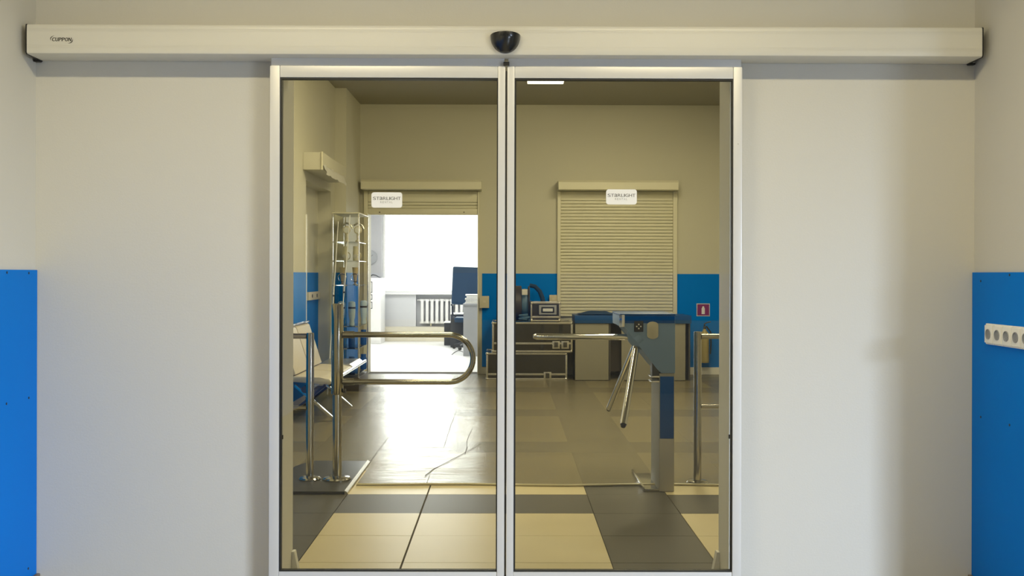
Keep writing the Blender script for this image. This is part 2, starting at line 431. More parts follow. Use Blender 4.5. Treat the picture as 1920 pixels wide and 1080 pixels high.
MB().box(WX0 + .05, WX1 - .05, FY1 + .185, FY1 + .193, WZ0 + .05, WZ1 - .05).build('pane', 'glassclear', wn, smooth=False)
MB().box(WX0 - .02, WX1, FY1 - .06, FY1 + .16, WZ0 - .03, WZ0, .006).build('window_sill', 'white', wn)

# ------------------------------------------------------------------ sliding door leaves
LY0, LY1 = 4.355, 4.395
def leaf(name, pxs, label, lab_px, side):
    o0, s0, s1, o1 = [atX(p, LY0) for p in pxs]
    ztop, zr = atZ(119, LY0), atZ(146, LY0)
    zb, zbr = .012, atZ(1073, LY0)
    root = thing(name, ((o0 + o1) / 2, (LY0 + LY1) / 2, zb), label, 'door', kind='structure')
    MB().box(o0, s0, LY0, LY1, zb, ztop - .012, .004).build('stile', 'alu2', root)
    MB().box(s1, o1, LY0, LY1, zb, ztop - .012, .004).build('stile', 'alu2', root)
    MB().box(s0 + .0005, s1 - .0005, LY0 + .003, LY1, zr, ztop - .012, .003).build('top_rail', 'alu2', root)
    MB().box(o0 + .004, o1 - .004, LY0 + .006, LY1, ztop - .0115, ztop + .05, .003).build('hanger_rail', 'alu2', root)
    MB().box(s0 + .0005, s1 - .0005, LY0 + .003, LY1, zb, zbr, .003).build('bottom_rail', 'alu2', root)
    g = .0075; b = MB()
    b.box(s0, s0 + g, LY0 + .008, LY1 - .008, zbr, zr).box(s1 - g * .6, s1, LY0 + .008, LY1 - .008, zbr, zr)
    b.box(s0 + g, s1 - g * .6, LY0 + .008, LY1 - .008, zr - g, zr).box(s0 + g, s1 - g * .6, LY0 + .008, LY1 - .008, zbr, zbr + g * .8)
    q = b.build('gasket', 'rubber', root, smooth=False); q['label'] = 'black rubber glazing gasket'
    yg = (LY0 + LY1) / 2
    MB().box(s0 + g, s1 - g * .6, yg - .003, yg + .003, zbr + g * .8, zr - g).build('glass_pane', 'glass', root, smooth=False)
    # sticker on the glass
    x0, z1 = at(lab_px[0], lab_px[1], yg - .004); x1, z0 = at(lab_px[2], lab_px[3], yg - .004)
    b = MB(); rr = .011; poly = []
    for cx, cz, a0 in ((x1 - rr, z1 - rr, 0), (x0 + rr, z1 - rr, 90), (x0 + rr, z0 + rr, 180), (x1 - rr, z0 + rr, 270)):
        poly += [(cx + rr * math.cos(R(a0 + k * 18)), cz + rr * math.sin(R(a0 + k * 18))) for k in range(6)]
    b.prism(poly, lambda u, v: (u, yg - .0042, v), lambda u, v: (u, yg - .0031, v))
    st = b.build('sticker', 'sticker', root, smooth=False); st['label'] = 'white rounded sticker reading STARLIGHT RENTAL'
    W, H = x1 - x0, z1 - z0
    letters(MB(), 'STaRLIGHT', x0 + W * .05, x0 + W * .95, z1 - H * .495, H * .20, yg - .0046, .16, bold=.0004).build('lettering', 'ink', st, smooth=False)
    letters(MB(), 'RENTAL', x0 + W * .29, x0 + W * .69, z1 - H * .71, H * .135, yg - .0046, .45).build('lettering', 'inklight', st, smooth=False)
    return root
d1 = leaf('door_1', (505, 523.5, 933, 946.6), 'left glass leaf of the sliding door, white aluminium frame with a sticker', (696.5, 360.5, 754, 389.5), 0)
d2 = leaf('door_2', (950.4, 964, 1374.5, 1391), 'right glass leaf of the sliding door, white aluminium frame with a sticker', (1136.5, 355, 1194, 383.5), 1)
xs = atX(948.4, LY0)
q = MB().box(xs - .0035, xs + .0035, LY0 + .006, LY1 - .002, .012, 2.255).build('gasket', 'rubber', d1); q['label'] = 'black meeting seal between the leaves'
MB().box(atX(943, LY0), atX(954, LY0), LY0 - .012, LY0 + .002, atZ(123.5, LY0), atZ(117, LY0), .001).build('door_stop', 'rubber', d1)
for px, py, leaf_ in ((529, 820, d1), (1368, 819, d2)):
    x, z = at(px, py, LY1); MB().box(x - .003, x + .003, LY1 + .001, LY1 + .012, z - .009, z + .009, .002).build('keeper', 'rubber', leaf_)
x, z = at(1384, 270, LY0)
MB().lathe([(.002, 0), (.002, .001), (0, .0012)], (x, LY0, z), (0, -1, 0), 8).build('scratch', 'inklight', d2)

# ------------------------------------------------------------------ door operator header
HY0 = 4.29
hx0, hx1 = at(47.5, 70, HY0)[0], at(1844.5, 80, HY0)[0]
hz1, hz0 = atZ(48, HY0), atZ(103.5, HY0)
hdr = thing('door_operator', ((hx0 + hx1) / 2, WF, hz0), 'long cream cover box of the sliding door drive across the top of the wall', 'door operator')
WFH = WF - .003
prof = [(WFH, hz1), (HY0 + .006, hz1)]
def ridge(z, up): return [(HY0, z + .0006), (HY0 + .0006, z + .0006), (HY0 + .0006, z - .0006), (HY0, z - .0006)]
prof += [(HY0 + .0035, hz1 - .0015), (HY0 + .0016, hz1 - .005), (HY0 + .0004, hz1 - .013), (HY0, hz1 - .018)]
for f in (.16, .20, .24, .72, .76, .80): prof += ridge(hz1 - (hz1 - hz0) * f, 1)
prof += [(HY0, hz0 + .008), (HY0 + .002, hz0 + .0025), (HY0 + .008, hz0), (WFH, hz0)]
b = MB(); e_ = .006
b.prism(prof, lambda u, v: (hx0 + e_, u, v), lambda u, v: (hx1 - e_, u, v)); b.build('cover', 'alu', hdr, ang=25)
for x0, x1 in ((hx0, hx0 + e_), (hx1 - e_, hx1)):
    q = MB().prism([(WFH, hz1 + .004), (HY0 + .004, hz1 + .001), (HY0 + .001, hz1 - .004), (HY0 + .001, hz0 + .008), (HY0 + .008, hz0 - .001), (WFH, hz0 - .004)],
               lambda u, v: (x0, u, v), lambda u, v: (x1, u, v)).build('end_cap', 'rubber', hdr); q['label'] = 'thin black end cap'
for px in (74, 1818):
    x = atX(px, WF); q = MB().box(x - .016, x + .010, WF - .03, WF - .004, hz0 - .008, hz0 - .0005, .002).build('bracket', 'rubber', hdr)
# printed logo: word with two swooshes
x0, z1 = at(93.5, 66.5, HY0); x1, z0 = at(137.5, 81.5, HY0)
W, H = x1 - x0, z1 - z0
b = MB(); letters(b, 'CUPPON', x0 + W * .09, x0 + W * .90, z0 + H * .27, H * .47, HY0 - .0006, .24, shear=.12, bold=.0013)
def arc(b, p0, p1, p2, wd):
    n = 12; pts = []
    for i in range(n + 1):
        t = i / n; p = Vector(p0) * (1 - t) ** 2 + Vector(p1) * 2 * t * (1 - t) + Vector(p2) * t * t; pts.append(p)
    top, bot = [], []
    for i, p in enumerate(pts):
        d = (pts[min(i + 1, n)] - pts[max(i - 1, 0)]).normalized(); nrm = Vector((-d.y, d.x)); wv = wd * math.sin(math.pi * (i + .5) / (n + 1))
        top.append(b.bm.verts.new((p.x + nrm.x * wv, HY0 - .0006, p.y + nrm.y * wv))); bot.append(b.bm.verts.new((p.x - nrm.x * wv, HY0 - .0006, p.y - nrm.y * wv)))
    for i in range(n): b.bm.faces.new((top[i], top[i + 1], bot[i + 1], bot[i]))
arc(b, (x0 + W * .06, z0 + H * .35), (x0 - W * .04, z0 + H * .72), (x0 + W * .19, z1), .0016)
arc(b, (x0 + W * .78, z0), (x0 + W * .99, z0 + H * .08), (x0 + W * .97, z0 + H * .6), .0018)
q = b.build('lettering', 'inkdark', hdr, smooth=False); q['label'] = 'small black CUPPON logo with two swooshes'
# motion sensor: a dark half dome under a flat top
cx, czt = at(947.5, 66.5, HY0); rw = (atX(975.5, HY0) - atX(919.5, HY0)) / 2; hh = czt - atZ(102, HY0)
sen = thing('motion_sensor', (cx, HY0, czt - hh), 'glossy black half-dome motion sensor on the middle of the cream cover box', 'sensor')
def dome(u, v):
    a = math.pi * u; t = v * math.pi / 2                     # a: around, t: from rim to nose
    x = -math.cos(a) * math.cos(t) * rw; z = -math.sin(a) ** .95 * math.cos(t) * hh; y = -math.sin(t) * .062
    return (cx + x, HY0 - .0006 + y, czt + z + .004 * (1 - abs(x / rw) ** 2))
b = MB(); b.grid(dome, 28, 12)
b.box(cx - rw * .98, cx + rw * .98, HY0 - .006, HY0 - .0003, czt - hh * .25, czt, .002); b.build('housing', 'blackplastic', sen)
tp = [(cx + rw * .98 * math.cos(R(a)), HY0 - .0006 - .062 * math.sin(R(a))) for a in range(0, 181, 12)]
MB().prism(tp, lambda u, v: (u, v, czt), lambda u, v: (u, v, czt + .004 * (1 - abs((u - cx) / rw) ** 2) + .001)).build('top_cap', 'blackplastic', sen)
MB().grid(lambda u, v: (cx + (u - .5) * rw * (1.0 - .3 * v), HY0 - .066 + .030 * v ** 2 + .012 * (2 * u - 1) ** 2, czt - hh * (.2 + .72 * v)), 10, 8).build('lens_window', 'blackplastic', sen)

# ------------------------------------------------------------------ socket strip on the right wall
sk = thing('socket_strip', (XR - .01, 4.1, 1.06), 'grey white row of wall sockets on the blue panel at the right edge', 'sockets')
ZC = .5 * (on_side(1853, 606, XR - .01)[1] + on_side(1853, 645, XR - .01)[1])
for k in range(5):
    y1 = on_side(1852.5, 600, XR - .012)[0] - .0765 * k; y0 = y1 - .075; yc = (y0 + y1) / 2; xf = XR - .0101
    hm = .044
    f = MB(); f.box(xf - .012, xf, y0, y1, ZC - hm, ZC + hm, .004); f.box(xf - .019, xf - .011, y0 + .004, y1 - .004, ZC - .037, ZC + .037, .003)
    so = f.build('socket', 'pvc', sk)
    MB().lathe([(.0215, 0), (.0215, .003), (.0195, .003), (.0185, -.004), (0, -.004)], (xf - .019, yc, ZC), (-1, 0, 0), 20).build('socket_well', 'deskpanel', so)
    for dz in (-.0095, .0095):
        MB().lathe([(.003, 0), (.003, .0008), (0, .0008)], (xf - .0151, yc, ZC + dz), (-1, 0, 0), 8).build('pin_hole', 'rubber', so)
    for s_ in (-1, 1):
        MB().box(xf - .0195, xf - .0165, yc - .003, yc + .003, ZC + s_ * .019 - .002, ZC + s_ * .019 + .002).build('earth_clip', 'chrome', so)

# ------------------------------------------------------------------ lamps
def fixture(x, y, z, L, label, cat, group=None, axis='x'):
    t = thing('ceiling_lamp', (x, y, z), label, cat, group)
    hx, hy = (L / 2, .09)
    MB().box(x - hx - .02, x + hx + .02, y - hy, y + hy, z + .04, z + .09, .006).build('housing', 'white', t)
    MB().box(x - hx, x + hx, y - hy + .01, y + hy - .01, z, z + .0395, .012).build('diffuser', 'lamp', t); return t
for k, (x, y) in enumerate(FRONT_LAMPS):
    fixture(x, y, 3.20, 1.2, 'white ceiling lamp of the front room, ' + ('left' if k == 0 else 'right') + ' of the pair above the view', 'lamp')
for k, (x, y) in enumerate(HALL_LAMPS):
    fixture(x, y, 3.62, 1.2, 'white hall ceiling lamp above the view, ' + ('left row' if x < 0 else 'right row') + ', ' + {6.4: 'nearest the door', 9.0: 'middle of the hall', 11.1: 'far end'}[y], 'lamp')
for k, (x, y) in enumerate(OFFICE_FILLS):
    fixture(x, y, 3.06, 1.2, 'added unseen office fill lamp above the doorway, ' + ('near ' if y < 17 else 'far ') + ('left' if x < -1 else 'right') + ' of four', 'lamp')
fixture(atX(1022, 11.7), 11.7, atZ(155.5, 11.7, 1022), .42, 'small lit lamp on the hall ceiling at the top of the right pane', 'lamp')

# ------------------------------------------------------------------ roller shutters on the far wall
SH = 13.72
def shutter_box(root, px0, px1):
    x0, x1 = atX(px0, SH), atX(px1, SH); z1, z0 = atZ(337, SH), atZ(355, SH)
    MB().prism([(HY1 - .001, z1), (SH + .03, z1), (SH, z1 - .03), (SH, z0 + .004), (SH + .004, z0), (HY1 - .001, z0)],
               lambda u, v: (x0, u, v), lambda u, v: (x1, u, v)).build('shutter_box', 'shutter', root)
sl_prof = [(0, 0), (-.006, .006), (-.010, .020), (-.008, .034), (0, .0405), (.006, .0405), (.006, 0)]
def slat(root, x0, x1, z, y):
    return MB().prism(sl_prof, lambda u, v: (x0, y + u, z + v), lambda u, v: (x1, y + u, z + v)).build('slat', 'shutter', root, ang=20)
r1 = thing('roller_shutter', ((SX0 + SX1) / 2, HY1, .8), 'closed beige roller shutter with many slats on the far hall wall', 'shutter')
shutter_box(r1, 1047, 1272)
zb = atZ(590, HY1); pitch = .0447; zt = atZ(357, SH + .1)
for x0, x1 in ((atX(1044.5, HY1), SX0 + .006), (SX1 - .008, atX(1268.5, HY1))):
    MB().box(x0, x1, HY1 - .06, HY1 - .0005, zb - .02, zt, .004).build('guide_rail', 'shutter', r1)
n = int((atZ(376, HY1) - zb) / pitch)
MB().box(SX0 + .008, SX1 - .01, HY1 - .035, HY1 - .012, zb - .02, zb + .01, .004).build('bottom_bar', 'shutter', r1)
for k in range(n): slat(r1, SX0 + .008, SX1 - .01, zb + .012 + pitch * k, HY1 - .024)
MB().box(SX0 + .008, SX1 - .01, HY1 - .034, HY1 - .012, zb + .0125 + pitch * n, zt, .003).build('top_plate', 'shutter', r1)
r2 = thing('roller_shutter', ((DX0 + DX1) / 2, HY1, 2.1), 'raised beige roller shutter above the bright doorway', 'shutter')
shutter_box(r2, 676, 902)
zt2 = atZ(357, SH + .1)
for x0, x1 in ((atX(683, HY1), DX0 + .002), (DX1 - .002, atX(898, HY1))):
    MB().box(x0, x1, HY1 - .06, HY1 - .0005, 0, zt2, .004).build('guide_rail', 'shutter', r2)
zd = atZ(403, HY1 - .02, 800)
q = MB().box(DX0 + .004, DX1 - .004, HY1 - .04, HY1 - .005, zd, zd + .085, .005).build('bottom_bar', 'shutter', r2)
for px in (712, 870):
    x, z = at(px, 398, HY1 - .041); MB().lathe([(.008, 0), (.008, .012), (0, .013)], (x, HY1 - .0405, z), (0, -1, 0), 8).build('stop', 'brown', q)
for k in range(2): slat(r2, DX0 + .004, DX1 - .004, zd + .087 + pitch * k, HY1 - .024)
MB().box(DX0 + .004, DX1 - .004, HY1 - .034, HY1 - .005, zd + .0875 + pitch * 2, zt2, .003).build('top_plate', 'shutter', r2)
def control_box(px0, py0, px1, py1, label):
    x0, z1 = at(px0, py0, HY1 - .09); x1, z0 = at(px1, py1, HY1 - .09)
    t = thing('control_box', ((x0 + x1) / 2, HY1 - .05, z0), label, 'switch box', 'shutter switch boxes')
    MB().box(x0, x1, HY1 - .09, HY1 - .06, z0, z1, .005).build('cover', 'box', t)
    MB().box(x0 + .01, x1 - .01, HY1 - .0595, HY1 - .0125, z0 + .01, z1 - .01).build('back_box', 'box', t)
    xm, zm = (x0 + x1) / 2, (z0 + z1) / 2
    MB().box(xm - .015, xm + .02, HY1 - .094, HY1 - .0905, zm - .01, zm + .02, .001).build('rocker', 'ivory', t)
control_box(899, 555, 917, 577.5, 'small beige shutter switch box beside the bright doorway')
control_box(1030, 553, 1044.5, 570, 'small beige shutter switch box left of the closed shutter')
# fire extinguisher and its sign
x0, z1 = at(1306, 569, HY1 - .015); x1, z0 = at(1331, 593, HY1 - .015)
t = thing('extinguisher_sign', ((x0 + x1) / 2, HY1 - .014, z0), 'square magenta extinguisher sign on the blue panel at the far right', 'sign')
MB().box(x0, x1, HY1 - .0155, HY1 - .0125, z0, z1, .001).build('border', 'pale', t)
MB().box(x0 + .011, x1 - .011, HY1 - .0165, HY1 - .0156, z0 + .011, z1 - .011).build('field', 'magenta', t)
xm = (x0 + x1) / 2; hgt = z1 - z0
poly = [(-.022, .17), (.022, .17), (.022, .62), (.012, .70), (.012, .78), (-.012, .78), (-.012, .70), (-.022, .62)]
MB().prism([(u, v * hgt) for u, v in poly], lambda u, v: (xm + u, HY1 - .0172, z0 + v), lambda u, v: (xm + u, HY1 - .0166, z0 + v)).build('symbol', 'sticker', t, smooth=False)
ex, ez = at(1321, 680, 13.86)
t = thing('fire_extinguisher', (ex, 13.86, ez), 'dull yellowish fire extinguisher on the wall below the magenta sign', 'extinguisher')
MB().lathe([(.055, 0), (.06, .01), (.06, .36), (.05, .41), (.025, .44), (.022, .46), (0, .46)], (ex, 13.86, ez), n=20).build('cylinder', 'olive', t)
MB().lathe([(.02, 0), (.02, .03), (.012, .04), (.012, .06), (0, .06)], (ex, 13.86, ez + .4605), n=12).build('valve', 'darkgrey', t)
MB().tube([(ex - .01, 13.86, ez + .525), (ex + .03, 13.85, ez + .55), (ex + .08, 13.84, ez + .56)], .008, 8).build('handle', 'darkgrey', t)
MB().tube([(ex + .02, 13.84, ez + .5), (ex + .075, 13.82, ez + .42), (ex + .08, 13.82, ez + .25), (ex + .07, 13.82, ez + .12)], .01, 8).build('hose', 'rubber', t)
MB().box(ex - .03, ex + .03, 13.92, HY1 - .0125, ez + .2, ez + .26, .003).build('bracket', 'darkgrey', t)

# ------------------------------------------------------------------ floor film in the hall
def film_h(x, y): return .0015 + .0035 * max(0, .5 + noise.noise(Vector((x * 1.3, y * 3.2, 0))) + .5 * noise.noise(Vector((x * 4, y * 7, 3)))) ** 1.5 * .9
FYE = 6.60
def film_part(xa, xb, edge):
    def f(u, v):
        x = xa + (xb - xa) * u; e = edge(x); y = e + (13.93 - e) * v ** 1.25
        return (x, y, film_h(x, y))
    return f
fb = MB()
fb.grid(film_part(-.985, HX1 - .03, lambda x: FYE + .03 * noise.noise(Vector((x * 1.5, 0, 9)))), 90, 130)
fb.grid(film_part(HX0 + .03, -.985, lambda x: 7.1 + .02 * noise.noise(Vector((x * 3, 0, 9)))), 26, 110)
fm = tag(fb.build('protective_film', 'film', ang=180), 'wrinkled translucent dust film covering the hall floor', 'floor film')
pts = [(x / 20, FYE + .005 + .03 * noise.noise(Vector((x / 20 * 1.5, 0, 9))),   .0085 + .0015 * noise.noise(Vector((x * .31, 2, 0)))) for x in [-19.6] + list(range(-19, 62))]
q = MB().tube(pts, .0075, 8).build('rolled_edge', 'filmroll', fm); q['label'] = 'rolled pale front edge of the film'
def floor_pt(px, py, z=0):
    d = CR @ Vector(((px - 960) / F, -(py - HOR) / F, -1)); t = (z - EYE.z) / d.z
    return Vector((d.x * t, d.y * t, z))
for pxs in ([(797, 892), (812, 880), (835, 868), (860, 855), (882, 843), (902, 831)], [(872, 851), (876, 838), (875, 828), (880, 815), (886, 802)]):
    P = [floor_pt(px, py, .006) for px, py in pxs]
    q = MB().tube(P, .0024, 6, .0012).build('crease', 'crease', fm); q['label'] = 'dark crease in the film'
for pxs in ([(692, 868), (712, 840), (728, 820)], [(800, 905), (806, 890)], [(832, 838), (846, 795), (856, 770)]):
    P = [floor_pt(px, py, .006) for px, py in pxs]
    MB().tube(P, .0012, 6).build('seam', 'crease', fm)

# ------------------------------------------------------------------ platform, posts, gate, railings
px0, px1, py0, py1, pz = -1.5, -.995, 6.335, 7.38, .02
t = thing('base_mat', ((px0 + px1) / 2, 6.8, 0), 'glossy black raised mat with a silver edge under the two steel posts', 'mat')
MB().prism([(px0, py0), (px1 - .022, py0), (px1 - .022, py1), (px0 + .08, py1), (px0, py1 - .22)], lambda u, v: (u, v, .001), lambda u, v: (u, v, pz), .004).build('sheet', 'mat', t)
q = MB().prism([(0, 0), (.022, 0), (.018, .012), (0, .024)], lambda u, v: (px1 - .0215 + u, py0, v + .001), lambda u, v: (px1 - .0215 + u, py1, v + .001)).build('edge_trim', 'silver', t); q['label'] = 'silver edge strip'
PYY = 6.70
def flange(root, x, y, z, r):
    MB().lathe([(r, 0), (r, .006), (r * .9, .016), (r * .55, .022), (r * .5, .022), (0, .022)], (x, y, z), n=28).build('flange', 'steel', root)
def railing(x, xe, label, z0, zt, zr1, zr2):
    t = thing('railing', (x, PYY, z0), label, 'railing')
    flange(t, x, PYY, z0, .072)
    MB().lathe([(.026, 0), (.026, zt - z0 - .03), (.024, zt - z0 - .022), (0, zt - z0 - .02)], (x, PYY, z0 + .022), n=20).build('post', 'steel', t)
    s_ = 1 if xe > x else -1
    for z, r in ((zr1, .018), (zr2, .014)):
        MB().tube([(x + s_ * .024, PYY, z), (xe, PYY, z)], r, 14).build('rail', 'steel', t)
    flx = xe
    for z in (zr1, zr2): MB().lathe([(.04, 0), (.04, .008), (.02, .012), (0, .012)], (flx, PYY, z), (-s_, 0, 0), 16).build('wall_flange', 'steel', t)
railing(atX(582, PYY), HX0, 'steel railing with two bars running left from the post on the black mat', pz + .001, atZ(625, PYY), atZ(631, PYY), atZ(766, PYY))
railing(atX(1308.5, PYY), HX1, 'steel railing with two bars running right behind the turnstile', .001, atZ(621, PYY), atZ(629.5, PYY), atZ(761, PYY))
gx = atX(633, PYY)
t = thing('swing_gate', (gx, PYY, pz), 'steel swing gate post with a rounded U-shaped arm in the left pane', 'gate')
flange(t, gx, PYY, pz + .001, .092)
zs = atZ(740, PYY); zt = atZ(570, PYY)
MB().lathe([(.030, pz + .023), (.030, zs - .0005)], (gx, PYY, 0), n=24).build('post', 'steel', t)
MB().lathe([(.037, zs), (.039, zs + .004), (.039, zt - .006), (.036, zt), (0, zt)], (gx, PYY, 0), n=24).build('sleeve', 'steel', t)
za, zb_ = atZ(628, PYY), atZ(716.5, PYY); rr = (za - zb_) / 2; xe = atX(893, PYY) - .02
pts = [(gx + .04, PYY, za)] + [(xe - rr + rr * math.sin(R(a)), PYY, (za + zb_) / 2 + rr * math.cos(R(a))) for a in range(0, 181, 10)] + [(gx + .04, PYY, zb_)]
MB().tube(pts, .0185, 14).build('arm', 'steel', t)
for z in (za, zb_):
    MB().tube([(gx + .036, PYY, z), (gx + .11, PYY, z)], .0235, 16).build('arm_socket', 'steel', t)
MB().tube([(gx + .04, PYY - .01, atZ(733, PYY)), (gx + .058, PYY - .01, atZ(733, PYY))], .014, 10).build('stop_bolt', 'legdark', t)

# ------------------------------------------------------------------ turnstile
TY0, TY1 = 6.43, 6.80
cx0, cx1 = atX(1237, TY0), atX(1265, TY0)
t = thing('turnstile', ((cx0 + cx1) / 2, 6.6, 0), 'grey-blue tripod turnstile with three steel bars behind the right pane', 'turnstile')
def tp_(px, py, Y=TY0): return at(px, py, Y)
head = [tp_(1163, 592), tp_(1266, 592), tp_(1266, 700), tp_(1240, 700), tp_(1232, 692), tp_(1176, 617), tp_(1163, 612)]
MB().prism(head, lambda u, v: (u, TY0, v), lambda u, v: (u, TY1 + .1, v), .006).build('head', 'turn', t)
ht = tp_(1163, 592)[1]
MB().box(tp_(1163, 592)[0] - .002, tp_(1266, 592)[0] + .002, TY0 - .003, TY1 + .1, ht + .0005, ht + .012, .004).build('lid', 'deskblue', t)
q = MB().box(tp_(1172, 600)[0], tp_(1265, 600)[0], TY0 - .003, TY0 - .0003, tp_(1200, 606)[1], ht - .002, .001).build('blue_band', 'turnblue', t); q['label'] = 'dark blue band under the lid'
xa, za_ = tp_(1161, 590); xb, zb2 = tp_(1171, 613)
q = MB().box(xa, xb, TY0 - .008, TY0 - .0005, zb2, za_, .003).build('corner_trim', 'chrome', t); q['label'] = 'bright chrome corner trim'
zlow = tp_(1240, 700)[1]
MB().box(cx0, cx1, TY0, TY1, .001, zlow - .0005, .005).build('column', 'turncol', t)
MB().box(cx0 + .002, cx1 - .002, TY0 - .004, TY0 - .0003, .004, tp_(1250, 823)[1], .001).build('reflection_panel', 'turnreflect', t)  # lighter grey panel paints a reflection on the lower column front
q = MB().box(cx0 + .004, cx1 - .004, TY0 - .004, TY0 - .0003, tp_(1250, 822)[1], zlow - .02, .001).build('front_panel', 'turnblue', t); q['label'] = 'dark blue front panel'
x0, z1 = tp_(1189, 602); x1, z0 = tp_(1206, 622)
dsp = MB().box(x0, x1, TY0 - .006, TY0 - .0003, z0, z1, .002).build('indicator', 'rubber', t)
xm, zm = (x0 + x1) / 2, (z0 + z1) / 2
for dx, dz in ((0, .013), (0, -.013), (.013, 0), (-.013, 0)):
    MB().lathe([(.0048, 0), (.0048, .0012), (0, .0016)], (xm + dx, TY0 - .006, zm + dz), (0, -1, 0), 10).build('indicator_dot', 'led', dsp)
x0, z1 = tp_(1213, 603); x1, z0 = tp_(1234, 635.5); xm = (x0 + x1) / 2; hw = (x1 - x0) / 2
poly = [(hw * math.cos(R(a)), z1 - .022 + .022 * math.sin(R(a))) for a in range(0, 181, 15)] + [(-hw * math.cos(R(a)), z0 + .022 - .022 * math.sin(R(a))) for a in range(0, 181, 15)]
q = MB().prism(poly, lambda u, v: (xm + u, TY0 - .010, v), lambda u, v: (xm + u, TY0 - .0003, v), .002).build('card_reader', 'reader', t); q['label'] = 'rounded beige card reader plate'
# tripod hub and bars
hub = Vector((tp_(1188, 640, 6.5)[0], 6.5, tp_(1188, 640, 6.5)[1]))
nrm = Vector((-.78, -.02, -.62)).normalized()
hb = MB().lathe([(.075, -.03), (.075, .012), (.055, .035), (.03, .045), (0, .045)], hub - nrm * .02, nrm, 24).build('hub', 'turn', t)
def bar(p, q_, r, cap):
    d = (q_ - p).normalized()
    o = MB().tube([p, p + d * .01, q_ - d * .012, q_], r, 16).build('bar', 'chrome', t)
    MB().tube([q_ + d * .0003, q_ + d * .012, q_ + d * .018], r * .92, 14, r * .6).build('end_cap', cap, o)
def pt(px, py, Y): x, z = at(px, py, Y); return Vector((x, Y, z))
bar(pt(1178, 632, 6.50), pt(1005, 631, 6.42), .0195, 'steel')
bar(pt(1193, 650, 6.46), pt(1169, 796, 6.12), .0205, 'rubber')
bar(pt(1190, 650, 6.56), pt(1142, 766, 6.92), .0195, 'rubber')
# lock bracket on the column side and floor bracket
x, z = at(1228, 675, TY0)
MB().box(cx0 - .045, cx0 - .0005, TY0 + .01, TY0 + .10, tp_(1228, 712)[1], tp_(1228, 668)[1], .004).build('lock_box', 'darkgrey', t)
for zz in (tp_(1228, 706)[1], tp_(1228, 715)[1]): MB().box(cx0 - .055, cx0 - .0005, TY0 - .004, TY0 + .108, zz - .006, zz + .004, .002).build('lock_clip', 'silver', t)
bx0 = atX(1187, 7.0)
MB().box(bx0, cx0 + .02, TY0 + .01, 7.0, .0005, .007, .001).box(bx0 + .008, cx0 + .02, TY0 + .0, TY0 + .02, .0005, .018, .002).build('floor_plate', 'steel', t)
q = MB().box(bx0 - .004, bx0 + .008, TY0 + .01, 7.02, .0005, .03, .002).build('plate_edge', 'chrome', t)

# ------------------------------------------------------------------ seating bench in the hall
by0, by1, by2 = 9.3, 10.64, 11.38
bench = thing('waiting_bench', (-1.85, 10.2, 0), 'beige waiting bench on crossed chrome legs along the left hall wall', 'bench')
sw = (by1 - by0) / 2
for k in range(2):
    y0, y1 = by0 + sw * k + .015, by0 + sw * (k + 1) - .015
    prof = [(-2.0, .44), (-1.72, .425), (-1.64, .41), (-1.615, .385), (-1.63, .36), (-1.72, .365), (-2.0, .385)]
    MB().prism(prof, lambda u, v: (u, y0, v), lambda u, v: (u, y1, v), .012).build('seat', 'seat', bench)
    prof = [(-1.985, .44), (-1.945, .45), (-2.0, .62), (-2.075, .845), (-2.10, .87), (-2.125, .86), (-2.06, .64)]
    bk = MB().prism(prof, lambda u, v: (u, y0, v), lambda u, v: (u, y1, v), .008).build('backrest', 'seat', bench)
    q = MB().box(-2.125, -2.075, y0, y1, .872, .892, .008).build('top_edge', 'chrome', bk)
prof = [(-2.0, .43), (-1.66, .43), (-1.625, .405), (-1.63, .37), (-2.0, .37)]
q = MB().prism(prof, lambda u, v: (u, by1 + .02, v), lambda u, v: (u, by2, v), .012).build('side_table', 'silver', bench); q['label'] = 'shiny backless end section'
MB().tube([(-1.60, by0 + .3, .40), (-1.60, by2, .40)], .018, 12).build('front_rail', 'chrome', bench)
MB().tube([(-1.87, by0 + .05, .31), (-1.87, by2 - .1, .31)], .032, 14).build('beam', 'legdark', bench)
for yy in (9.45, 10.42):
    for (xa, za2, xb, zb3, m_) in ((-1.98, .34, -1.60, .012, 'chrome'), (-1.70, .34, -2.10, .012, 'legdark')):
        d = Vector((xb - xa, 0, zb3 - za2)); L = d.length; d.normalize()
        mt = Matrix.Translation(((xa + xb) / 2, yy + (0 if m_ == 'chrome' else .04), (za2 + zb3) / 2)) @ Matrix.Rotation(-math.atan2(d.z, d.x), 4, 'Y')
        MB().box(-L / 2, L / 2, -.02, .02, -.012, .012, .003, mt).build('leg', m_, bench)

# ------------------------------------------------------------------ left hall wall: cover box over the recess, foil, recess sockets
hb0, hb1 = at(568, 285, 10.78), at(605, 318, 10.78)
t = thing('recess_cover', (-2.07, 11.5, hb1[1]), 'beige box-shaped cover above the recess on the left hall wall', 'cover box')
z1, z0 = hb0[1], hb1[1]
MB().box(HX0 + .0005, hb1[0], 10.78, 12.32, z0, z1, .006).build('cover', 'hall', t)
q = MB().box(hb1[0] - .012, hb1[0] + .004, 10.76, 10.7795, z0 - .003, z1 + .003, .002).build('end_plate', 'shutter', t)
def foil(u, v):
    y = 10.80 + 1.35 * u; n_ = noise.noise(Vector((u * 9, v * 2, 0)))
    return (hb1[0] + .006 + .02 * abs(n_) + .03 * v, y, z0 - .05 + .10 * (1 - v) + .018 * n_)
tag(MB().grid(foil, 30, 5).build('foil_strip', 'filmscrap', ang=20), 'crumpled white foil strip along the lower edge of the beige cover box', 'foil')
t = thing('wall_socket', (HX0 - .14, 11.3, 1.1), 'beige double socket on the blue panel inside the wall recess', 'socket')
XN = HX0 - .15
ya, zz1 = on_side(574, 548, XN); yb, zz0 = on_side(596, 560.5, XN); ya = max(ya, NY0 + .05)
